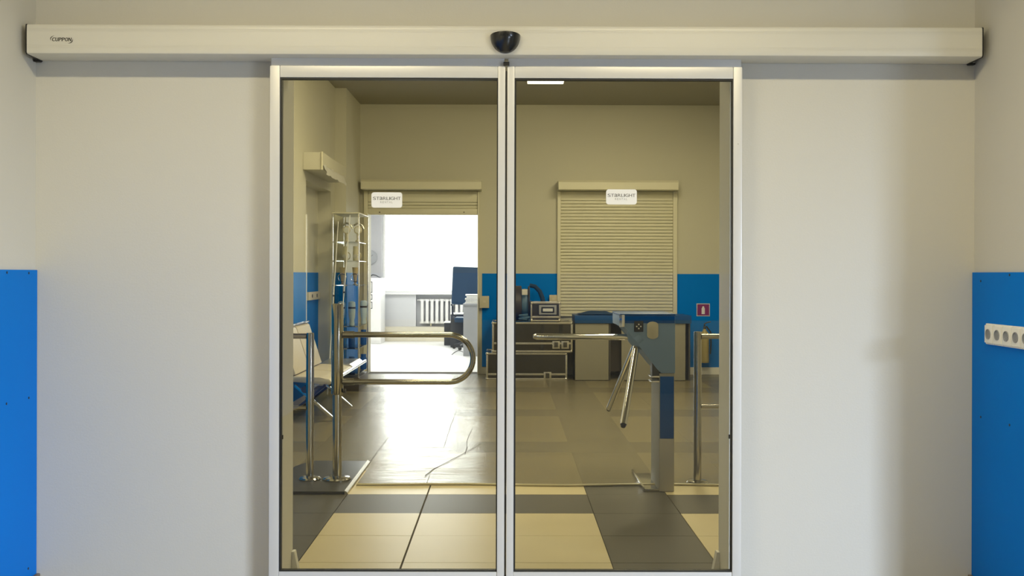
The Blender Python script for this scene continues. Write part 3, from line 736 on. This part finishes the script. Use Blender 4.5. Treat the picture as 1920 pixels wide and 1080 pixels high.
MB().box(XN + .0005, XN + .03, ya, yb, zz0, zz1, .004).build('housing', 'box', t)
for k in range(2):
    MB().lathe([(.022, 0), (.022, .003), (.019, .003), (0, .0015)], (XN + .03, ya + (yb - ya) * (.3 + .4 * k), (zz0 + zz1) / 2), (1, 0, 0), 14).build('socket_well', 'rubber', t)

# ------------------------------------------------------------------ glass display cabinet
KY0, KY1 = 11.9, 12.70
kx0, kx1 = atX(622, KY0), atX(691, KY1)
kz = [atZ(py, KY0 + .2) for py in (403, 455, 490, 535, 611, 652)]
cab = thing('display_cabinet', ((kx0 + kx1) / 2, 12.3, 0), 'tall glass-fronted display cabinet full of small wares left of the bright doorway', 'cabinet')
MB().box(kx0, kx1, KY0, KY1, .001, .16, .006).build('plinth', 'brown', cab)
for x in (kx0 + .008, kx1 - .008):
    for y in (KY0 + .008, KY1 - .008):
        MB().box(x - .007, x + .007, y - .007, y + .007, .1605, kz[0], .002).build('post', 'silver', cab)
MB().box(kx0, kx1, KY0, KY1, kz[0] + .0005, kz[0] + .014, .003).build('top_panel', 'shutter', cab)
for (a, b_, c, d) in ((kx0 + .016, kx1 - .016, KY0 + .004, KY0 + .008),):
    MB().box(a, b_, c, d, .165, kz[0] - .004).build('glass_panel', 'glassclear', cab, smooth=False)
for z in kz[1:] + [.20]:
    sh = MB().box(kx0 + .016, kx1 - .016, KY0 + .02, KY1 - .02, z - .008, z, .001).build('shelf', 'shelfglass', cab, smooth=False)
    for x in (kx0 + .03, (kx0 + kx1) / 2, kx1 - .03):
        MB().box(x - .018, x + .018, KY0 + .014, KY0 + .0195, z - .011, z + .004, .001).build('shelf_clip', 'pale', sh)
SY = KY0 + .22
NAMEPOS = {0: 'left', 1: 'middle', 2: 'right'}
def ware(kind, px, z, label, grp):
    SY = KY0 + (.22 if px < 675 else .62); x = atX(px, SY)
    if kind == 'gauge':
        t = thing('pressure_gauge', (x, SY, z), label, 'gauge', grp)
        MB().lathe([(.03, .001), (.03, .02), (.012, .03), (.012, .10), (0, .10)], (x, SY, z), n=14).build('stand', 'ivory', t)
        MB().lathe([(.045, 0), (.048, .02), (.042, .026), (0, .026)], (x, SY + .012, z + .146), (0, -1, 0), 20).build('dial', 'ivory', t)
        MB().lathe([(.034, .0), (.034, .002), (0, .002)], (x, SY - .0145, z + .146), (0, -1, 0), 16).build('dial_face', 'paper', t)
        MB().tube([(x - .05, SY, z + .20), (x, SY, z + .23), (x + .05, SY, z + .205), (x + .07, SY, z + .16)], .012, 8).build('hose', 'silver', t)
    elif kind == 'mug':
        t = thing('mug', (x, SY, z), label, 'mug', grp)
        MB().lathe([(.03, .001), (.034, .01), (.036, .10), (.032, .14), (.030, .175), (.026, .175), (.026, .15), (0, .15)], (x, SY, z), n=18).build('cup', 'ivory', t)
        MB().tube([(x + .033, SY, z + .10)] + [(x + .035 + .026 * math.sin(R(a)), SY, z + .06 + .04 * math.cos(R(a))) for a in range(10, 171, 20)] + [(x + .033, SY, z + .02)], .006, 8).build('handle', 'ivory', t)
        MB().lathe([(.025, 0), (.025, .006), (.018, .008), (0, .008)], (x - .003, SY - .036, z + .055), (0, -1, 0), 16).build('badge', 'pale', t)
    elif kind == 'horn':
        t = thing('goblet', (x, SY, z), label, 'goblet', grp)
        MB().lathe([(.012, .02), (.020, .06), (.03, .14), (.036, .21), (.03, .21), (0, .19)], (x, SY, z), n=16).build('cone', 'tan', t)
        MB().tube([(x + .048 * math.cos(R(a)), SY - .03, z + .085 + .048 * math.sin(R(a))) for a in range(0, 360, 15)], .004, 6, closed=True).build('ring', 'chrome', t)
        MB().lathe([(.03, .001), (.03, .008), (.012, .018), (0, .018)], (x, SY, z), n=14).build('foot', 'silver', t)
    elif kind == 'bottle':
        t = thing('bottle', (x, SY, z), label, 'bottle', grp)
        MB().lathe([(.03, .001), (.034, .02), (.026, .06), (.036, .09), (.043, .16), (.042, .235), (.0, .235)], (x, SY, z), n=20).build('body', 'paleblue', t)
        MB().lathe([(.0425, .2355), (.044, .245), (.04, .275), (.02, .288), (0, .29)], (x, SY, z), n=20).build('cap', 'paleblue', t)
        MB().lathe([(.0446, .20), (.0446, .222)], (x, SY, z), n=20).build('band', 'brown', t)
    else:
        t = thing('jar', (x, SY, z), label, 'jar', grp)
        MB().lathe([(.034, .001), (.040, .012), (.041, .13), (.034, .16), (0, .16)], (x, SY, z), n=20).build('body', 'bluejar', t)
        MB().lathe([(.030, .1605), (.034, .165), (.034, .19), (0, .192)], (x, SY, z), n=18).build('lid', 'bluejar', t)
lv = kz[1:]
for k, px in enumerate((650, 671)): ware('gauge', px, lv[0], f'ivory gauge on a stand, {"left" if k == 0 else "right"} one on the top cabinet shelf', 'gauges on the top shelf')
for k, px in enumerate((647, 667)): ware('mug', px, lv[1], f'ivory mug with a round badge, {"left" if k == 0 else "right"} one on the second cabinet shelf', 'mugs on the second shelf')
for k, px in enumerate((642, 666)): ware('horn', px, lv[2], f'tan cone in a chrome ring, {"left" if k == 0 else "right"} one on the third cabinet shelf', 'cones on the third shelf')
for k, px in enumerate((640, 660, 682)): ware('bottle', px, lv[3], f'pale blue bottle, {NAMEPOS[k]} of three on the cabinet shelf above the blue jars', 'pale blue bottles in the cabinet')
for k, px in enumerate((639, 660, 682)): ware('jar', px, lv[4], f'blue jar, {NAMEPOS[k]} of three on the upper jar shelf of the cabinet', 'blue jars on the upper jar shelf')
for k, px in enumerate((639, 660, 682)): ware('jar', px, .20, f'blue jar, {NAMEPOS[k]} of three on the lowest shelf of the cabinet', 'blue jars on the lowest shelf')
# two thin white rods leaning in front of the cabinet
for k, (a, b_) in enumerate((((633, 415), (617.5, 683)), ((655, 403), (635, 682)))):
    xa, za3 = at(a[0], a[1], KY0 - .06); xb, zb3 = at(b_[0], b_[1], KY0 - .28)
    top, bot = Vector((xa, KY0 - .015, za3)), Vector((xb, KY0 - .28, zb3)); d = (bot - top); low = bot + d * ((.002 - bot.z) / d.z)
    t = thing('leaning_rod', low, ('left' if k == 0 else 'right') + ' thin white rod leaning on the glass cabinet', 'rod', 'rods leaning on the cabinet')
    MB().tube([low, bot, (top + bot) / 2, top], .008, 8, .005).build('rod', 'white', t)
    mid = top + d * .52
    MB().tube([mid, mid + d.normalized() * .018], .0105, 8).build('clip', 'rubber', t)

# ------------------------------------------------------------------ flight cases, reel, small case
def flight_case(px0, px1, py0, py1, y0, y1, label, lid, latches, name='flight_case', straps=()):
    x0, x1 = atX(px0, y0), atX(px1, y0); z0, z1 = atZ(py1, y0), atZ(py0, y0)
    if z0 < .02: z0 = .002
    t = thing(name, ((x0 + x1) / 2, (y0 + y1) / 2, z0), label, 'flight case')
    MB().box(x0 + .006, x1 - .006, y0 + .006, y1 - .006, z0 + .006, z1 - .006, .002).build('panel', 'casepanel', t)
    e = .024 if name == 'flight_case' else .02
    for z in (z0, z1 - e):
        for y in (y0, y1 - e): MB().box(x0 + .02, x1 - .02, y, y + e, z, z + e, .003).build('edge', 'silver', t)
        for x in (x0, x1 - e): MB().box(x, x + e, y0 + .02, y1 - .02, z, z + e, .003).build('edge', 'silver', t)
    for x in (x0, x1 - e):
        for y in (y0, y1 - e): MB().box(x, x + e, y, y + e, z0 + .02, z1 - .02, .003).build('edge', 'silver', t)
    zl = z0 + (z1 - z0) * lid
    for dz in (0,): MB().box(x0 + e, x1 - e, y0 + .001, y0 + .012, zl, zl + .026, .003).build('lid_rail', 'silver', t)
    for x in (x0, x1):
        for y in (y0, y1):
            for z in (z0, z1): MB().ball((x + (.014 if x == x0 else -.014), y + (.014 if y == y0 else -.014), z + (.014 if z == z0 else -.014)), .022, n=10).build('corner_ball', 'silver', t)
    for px in latches:
        xc = atX(px, y0); l = MB().box(xc - .05, xc + .05, y0 - .008, y0 + .0005, zl - .055, zl + .045, .004).build('latch', 'silver', t)
        MB().box(xc - .025, xc + .025, y0 - .013, y0 - .0085, zl - .035, zl + .03, .003).build('latch_plate', 'legdark', l)
    for px in straps:
        xc = atX(px, y0); MB().box(xc - .022, xc + .022, y0 + .002, y0 + .0055, z0 + .026, z1 - .026).build('strap', 'rubber', t)
    return t, x0, x1, z0, z1
fc1 = flight_case(912, 1064, 661.5, 714, 13.2, 13.85, 'black flight case with aluminium edges on the hall floor, lower of two', .17, (1027,))
fc2 = flight_case(923, 1074, 604, 660.5, 13.18, 13.82, 'black flight case with aluminium edges stacked on another, upper of two', .26, (1043, 1060), straps=(1017, 1052))
zc = fc2[4]
t, x0, x1, z0, z1 = flight_case(995, 1051, 566.5, 602.5, 13.2, 13.6, 'small black flight case with a grey recessed handle on the larger cases', .17, (), name='small_flight_case')
dz = zc + .010 - z0
t.location.z += dz
xm, zm = at(1027, 581, 13.2)
hd = MB().box(xm - .115, xm + .115, 13.188, 13.2055, zm - .062, zm + .062, .008).build('handle_dish', 'deskpanel', t)
MB().box(xm - .085, xm + .085, 13.184, 13.1875, zm - .038, zm + .038, .004).build('handle_recess', 'rubber', hd)
MB().box(xm - .065, xm + .065, 13.174, 13.1835, zm - .022, zm + .018, .004).build('handle', 'officegrey', hd)
# cable reel
zr = zc + .012; rx = atX(975, 13.4); rad = (atZ(536, 13.4) - zr) / 2
t = thing('cable_reel', (rx, 13.45, zr), 'dark brown cable reel standing on the flight cases behind the door stiles', 'cable reel')
ra, rb, rc_ = atX(961, 13.45), atX(978, 13.45), atX(990, 13.45)
for xa, th in ((ra, rb - ra), (rc_, .022)): MB().lathe([(.02, 0), (rad * .96, 0), (rad, .01), (rad, th - .01), (rad * .96, th), (.02, th)], (xa, 13.45, zr + rad + .001), (1, 0, 0), 36).build('flange', 'brown', t)
MB().lathe([(rad * .8, 0), (rad * .84, .04), (rad * .8, rc_ - rb - .001)], (rb + .0005, 13.45, zr + rad + .001), (1, 0, 0), 30).build('cable', 'bluecable', t)
MB().box(rb + .002, rc_ - .01, 13.215, 13.22, zr + rad * 1.5, zr + rad * 1.82, .001).build('paper_tag', 'pale', t)
hx, hz = at(1010, 560, 13.7)
pts = []
for a in range(0, 141, 10): pts.append((atX(996, 13.75) + .17 * (1 - math.cos(R(a))) * .6, 13.75, z1 + dz + .02 + .20 * math.sin(R(a + 20))))
pts = [(atX(993, 13.75), 13.75, atZ(535, 13.75)), (atX(1003, 13.75), 13.75, atZ(537, 13.75)), (atX(1012, 13.74), 13.74, atZ(546, 13.74)), (atX(1017, 13.72), 13.72, atZ(558, 13.72)), (atX(1019, 13.7), 13.7, atZ(570, 13.7)), (atX(1020, 13.7), 13.7, atZ(588, 13.7)), (atX(1020, 13.7), 13.7, zc + .03)]
tag(MB().tube(pts, .028, 10, .035).build('hose', 'navy'), 'thick dark hose curving up behind the small flight case', 'hose')
pts = [Vector((atX(983, 13.25) + .07 * math.cos(k * .9), 13.22 + .05 * math.sin(k * .9), zc + .022 + .006 * k)) for k in range(14)]
tag(MB().tube(pts, .012, 8).build('cable_coil', 'bluecable'), 'small coil of blue cable beside the small flight case', 'cable')

# ------------------------------------------------------------------ counter behind the turnstile
CY0, CY1 = 13.1, 13.7
ct = thing('counter', (1.7, 13.4, 0), 'long grey counter with a dark blue top edge behind the turnstile', 'counter')
x0, x1 = atX(1078, CY0), atX(1297, CY0); zt = atZ(591, CY0); zu = atZ(606, CY0)
MB().box(x0, x1, CY0, CY1, zu, zt, .008).build('top', 'deskblue', ct)
for a, b_ in ((1079, 1142), (1166, 1248), (1262, 1286)):
    MB().box(atX(a, CY0), atX(b_, CY0), CY0 + .02, CY0 + .05, .01, zu - .0005, .004).build('front_panel', 'desk', ct)
MB().box(x0 + .01, x1 - .01, CY0 + .25, CY0 + .27, .1, zu - .0005).build('back_panel', 'brown', ct)
for a in (1080, 1143, 1293): MB().box(atX(a, CY0), atX(a + 3, CY0), CY0 + .055, CY1 - .01, .001, zu - .0005, .003).build('side_panel', 'legdark', ct)
def cloth(u, v):
    x = atX(1084, 13.3) + (atX(1160, 13.3) - atX(1084, 13.3)) * u
    h = .012 + .05 * math.sin(math.pi * min(1, u * 1.02)) ** .7 * math.sin(math.pi * v) * (.6 + .5 * noise.noise(Vector((u * 5, v * 3, 1))))
    return (x, 13.16 + .38 * v, zt + max(.003, h))
tag(MB().grid(cloth, 24, 10).build('dark_cloth', 'navy', ang=60), 'crumpled dark navy cloth lying on the counter', 'cloth')

# ------------------------------------------------------------------ office furniture
# radiator
rz0, rz1 = atZ(610, FY1 + .02), atZ(559, FY1 + .02)
rad_ = thing('radiator', (atX(830, FY1), FY1 + .08, rz0), 'white ribbed radiator under the office window', 'radiator')
pit = (atX(846.5, FY1) - atX(791, FY1)) / 6
for k in range(10):
    x = atX(791.5, FY1) + pit * k
    s_ = MB(); s_.box(x - pit * .30, x + pit * .30, FY1 + .015, FY1 + .12, rz0 + .03, rz1 - .03, .02, seg=3)
    s_.box(x - pit * .48, x + pit * .48, FY1 + .03, FY1 + .10, rz1 - .07, rz1 - .02, .015); s_.box(x - pit * .48, x + pit * .48, FY1 + .03, FY1 + .10, rz0 + .03, rz0 + .08, .015)
    s_.build('rib', 'white', rad_)
MB().tube([(RX0 + .02, FY1 + .06, rz1 - .045), (atX(791.5, FY1) - pit * .45, FY1 + .06, rz1 - .045)], .015, 10).build('pipe', 'white', rad_)
MB().tube([(atX(808, FY1), FY1 + .03, rz0 - .02), (atX(808, FY1), FY1 + .03, rz0 + .035)], .014, 10).build('valve', 'box', rad_)
b = MB(); b.box(atX(714, 20.6), .9, 20.72, FY1 - .002, .001, atZ(614, 20.72), .006)
struct(b, 'trim_5', 'cream', 'cream boxed ledge along the floor under the radiator', 'ledge')
# clock
cx_, cz_ = at(694, 482, FY1 - .03); rc = (atX(707.5, FY1) - atX(694, FY1))
t = thing('wall_clock', (cx_, FY1, cz_ - rc), 'round white wall clock half hidden by the display cabinet', 'clock')
MB().lathe([(rc, 0), (rc, .03), (rc * .96, .036), (rc * .9, .036), (rc * .88, .028), (rc * .86, .028)], (cx_, FY1 - .0005, cz_), (0, -1, 0), 32).build('rim', 'deskpanel', t)
MB().lathe([(rc * .855, 0), (rc * .855, .02), (0, .02)], (cx_, FY1 - .005, cz_), (0, -1, 0), 32).build('face', 'paper', t)
for a in range(12):
    c_, s2 = math.cos(R(a * 30)), math.sin(R(a * 30))
    mt = Matrix.Translation((cx_ + c_ * rc * .7, FY1 - .0265, cz_ + s2 * rc * .7)) @ Matrix.Rotation(-R(a * 30), 4, 'Y')
    MB().box(-.009, .009, -.001, .001, -.004, .004, 0, mt).build('hour_mark', 'inkdark', t)
for ang, L, wd in ((40, rc * .5, .006), (215, rc * .35, .007)):
    mt = Matrix.Translation((cx_ + math.cos(R(ang)) * L / 2, FY1 - .029, cz_ + math.sin(R(ang)) * L / 2)) @ Matrix.Rotation(-R(ang), 4, 'Y')
    MB().box(-L / 2, L / 2, -.001, .001, -wd / 2, wd / 2, 0, mt).build('hand', 'inkdark', t)
# white cabinet under the clock with notices
wx1 = atX(714.5, 20.0); wz = atZ(522, 20.0)
t = thing('white_cabinet', (wx1 - .35, 20.3, 0), 'white office cabinet below the wall clock, lit by the window', 'cabinet')
MB().box(wx1 - .72, wx1, 20.0, 20.68, .001, wz, .008).build('body', 'white', t)
q = MB().box(wx1 - .36, wx1 - .006, 19.985, 19.9995, .06, wz - .03, .004).build('door', 'white', t)
MB().box(wx1 - .71, wx1 - .366, 19.985, 19.9995, .06, wz - .03, .004).build('door', 'white', t)
MB().box(wx1 - .34, wx1 - .33, 19.965, 19.9845, .7, .85, .003).build('handle', 'silver', q)
for k, (pa, pb) in enumerate(((528, 549), (552, 562), (566, 579))):
    x0, z1 = at(691, pa, 19.98); x1, z0 = at(698, pb, 19.98)
    n_ = thing('notice', ((x0 + x1) / 2, 19.98, z0), 'small dark-edged notice on the white office cabinet, ' + ('top', 'middle', 'bottom')[k] + ' of three', 'notice', 'notices on the white cabinet')
    MB().box(x0, x1, 19.980, 19.9845, z0, z1).build('border', 'inkdark', n_)
    MB().box(x0 + .012, x1 - .012, 19.978, 19.9795, z0 + .015, z1 - .015).build('sheet', 'paper', n_)
P = [at(px, py, 19.96) for px, py in ((688, 523), (692, 520), (697, 517), (703, 518), (708, 521), (712, 522))]
tag(MB().tube([(x, 20.1, z + .02) for x, z in P], .014, 8, .008).build('cable', 'darkgrey'), 'dark cord lying on the white cabinet under the clock', 'cord')
# desk, chair, computer cases, papers
DY0, DY1 = 17.0, 18.0
dx0 = atX(869, DY0); dz1 = atZ(570, DY0)
t = thing('office_desk', (dx0 + .7, 17.5, 0), 'grey panelled office desk behind the right jamb of the doorway', 'desk')
MB().box(dx0 - .01, dx0 + 1.4, DY0, DY1, dz1 - .025, dz1, .004).build('desktop', 'deskpanel', t)
MB().box(dx0, dx0 + 1.38, DY0 + .01, DY0 + .03, .001, dz1 - .0255, .003).build('front_panel', 'deskpanel', t)
for x in (dx0, dx0 + 1.355): MB().box(x, x + .025, DY0 + .031, DY1 - .01, .001, dz1 - .0255, .003).build('side_panel', 'deskpanel', t)
x0 = atX(874, 17.3); zz = dz1
for k in range(5):
    hgt = .028 + .008 * (k % 2); o_ = random.uniform(-.015, .015)
    n_ = thing('binder', (x0 + .15, 17.3, zz + .001), 'pale ring binder in the desk stack, ' + ('lowest', 'second from bottom', 'middle', 'second from top', 'topmost')[k], 'binder', 'binders stacked on the office desk')
    MB().box(x0 + o_, x0 + .30 + o_, 17.12, 17.34, zz + .001, zz + hgt, .004).build('cover', 'paperdark' if k % 2 else 'paper', n_)
    MB().box(x0 + .004 + o_, x0 + .29 + o_, 17.114, 17.1195, zz + .006, zz + hgt - .006).build('pages', 'paper', n_)
    zz += hgt + .001
# chair
chy = 18.35; cxc = atX(880, chy)
t = thing('office_chair', (cxc, chy, 0), 'navy office chair with a tall backrest against the bright window', 'chair')
zb0, zb1 = atZ(572, chy), atZ(501, chy)
mt = Matrix.Translation((cxc, chy, (zb0 + zb1) / 2)) @ Matrix.Rotation(R(-8), 4, 'X') @ Matrix.Rotation(R(2), 4, 'Y')
MB().box(-.31, .31, -.05, .05, -(zb1 - zb0) / 2, (zb1 - zb0) / 2, .045, mt, seg=4).build('backrest', 'navy', t)
MB().box(cxc - .27, cxc + .27, chy - .02, chy + .5, .50, .59, .035, seg=3).build('seat', 'navy', t)
MB().tube([(cxc, chy + .06, zb0 + .06), (cxc, chy + .12, .53), (cxc, chy + .25, .49)], .025, 8).build('back_bracket', 'pc', t)
MB().lathe([(.03, .09), (.03, .3), (.02, .3), (.02, .498)], (cxc, chy + .25, 0), n=14).build('gas_stem', 'chrome', t)
for k in range(5):
    a = R(72 * k + 20); ex_, ey_ = cxc + .3 * math.cos(a), chy + .25 + .3 * math.sin(a)
    l = MB().tube([(cxc + .03 * math.cos(a), chy + .25 + .03 * math.sin(a), .12), (ex_, ey_, .08)], .022, 8, .015).build('leg', 'pc', t)
    MB().lathe([(.028, -.02), (.028, .02)], (ex_, ey_, .03), (math.sin(a), -math.cos(a), 0), 12).build('caster', 'rubber', l)
for s_ in (-1, 1):
    MB().tube([(cxc + s_ * .275, chy + .35, .56), (cxc + s_ * .32, chy + .35, .6), (cxc + s_ * .32, chy + .3, .80), (cxc + s_ * .32, chy + .02, .82)], .018, 8).build('armrest', 'pc', t)
# two dark computer cases on the floor
for px0_, px1_, pt_, yy, lab in ((845, 869, 590, 19.0, 'larger dark computer case with a pale top beside the office desk'), (833, 848, 606, 19.55, 'smaller dark computer case left of the larger one by the desk')):
    x0, x1 = atX(px0_, yy), atX(px1_, yy); z1 = atZ(pt_, yy)
    t = thing('computer_case', ((x0 + x1) / 2, yy, 0), lab, 'computer')
    MB().box(x0, x1, yy, yy + .45, .002, z1, .006).build('casing', 'pc', t)
    MB().box(x0 - .004, x1 + .004, yy - .004, yy + .455, z1 + .0005, z1 + .02, .004).build('top_panel', 'paper', t)
    MB().box(x0 + .02, x1 - .02, yy - .006, yy - .0005, z1 - .12, z1 - .06, .002).build('drive_bay', 'darkgrey', t)
P = [floor_pt(px, py, .006) for px, py in ((868, 660), (860, 657), (853, 660), (847, 665))]
tag(MB().tube(P, .006, 6).build('power_cord', 'rubber'), 'short black cord on the bright floor by the desk', 'cord')
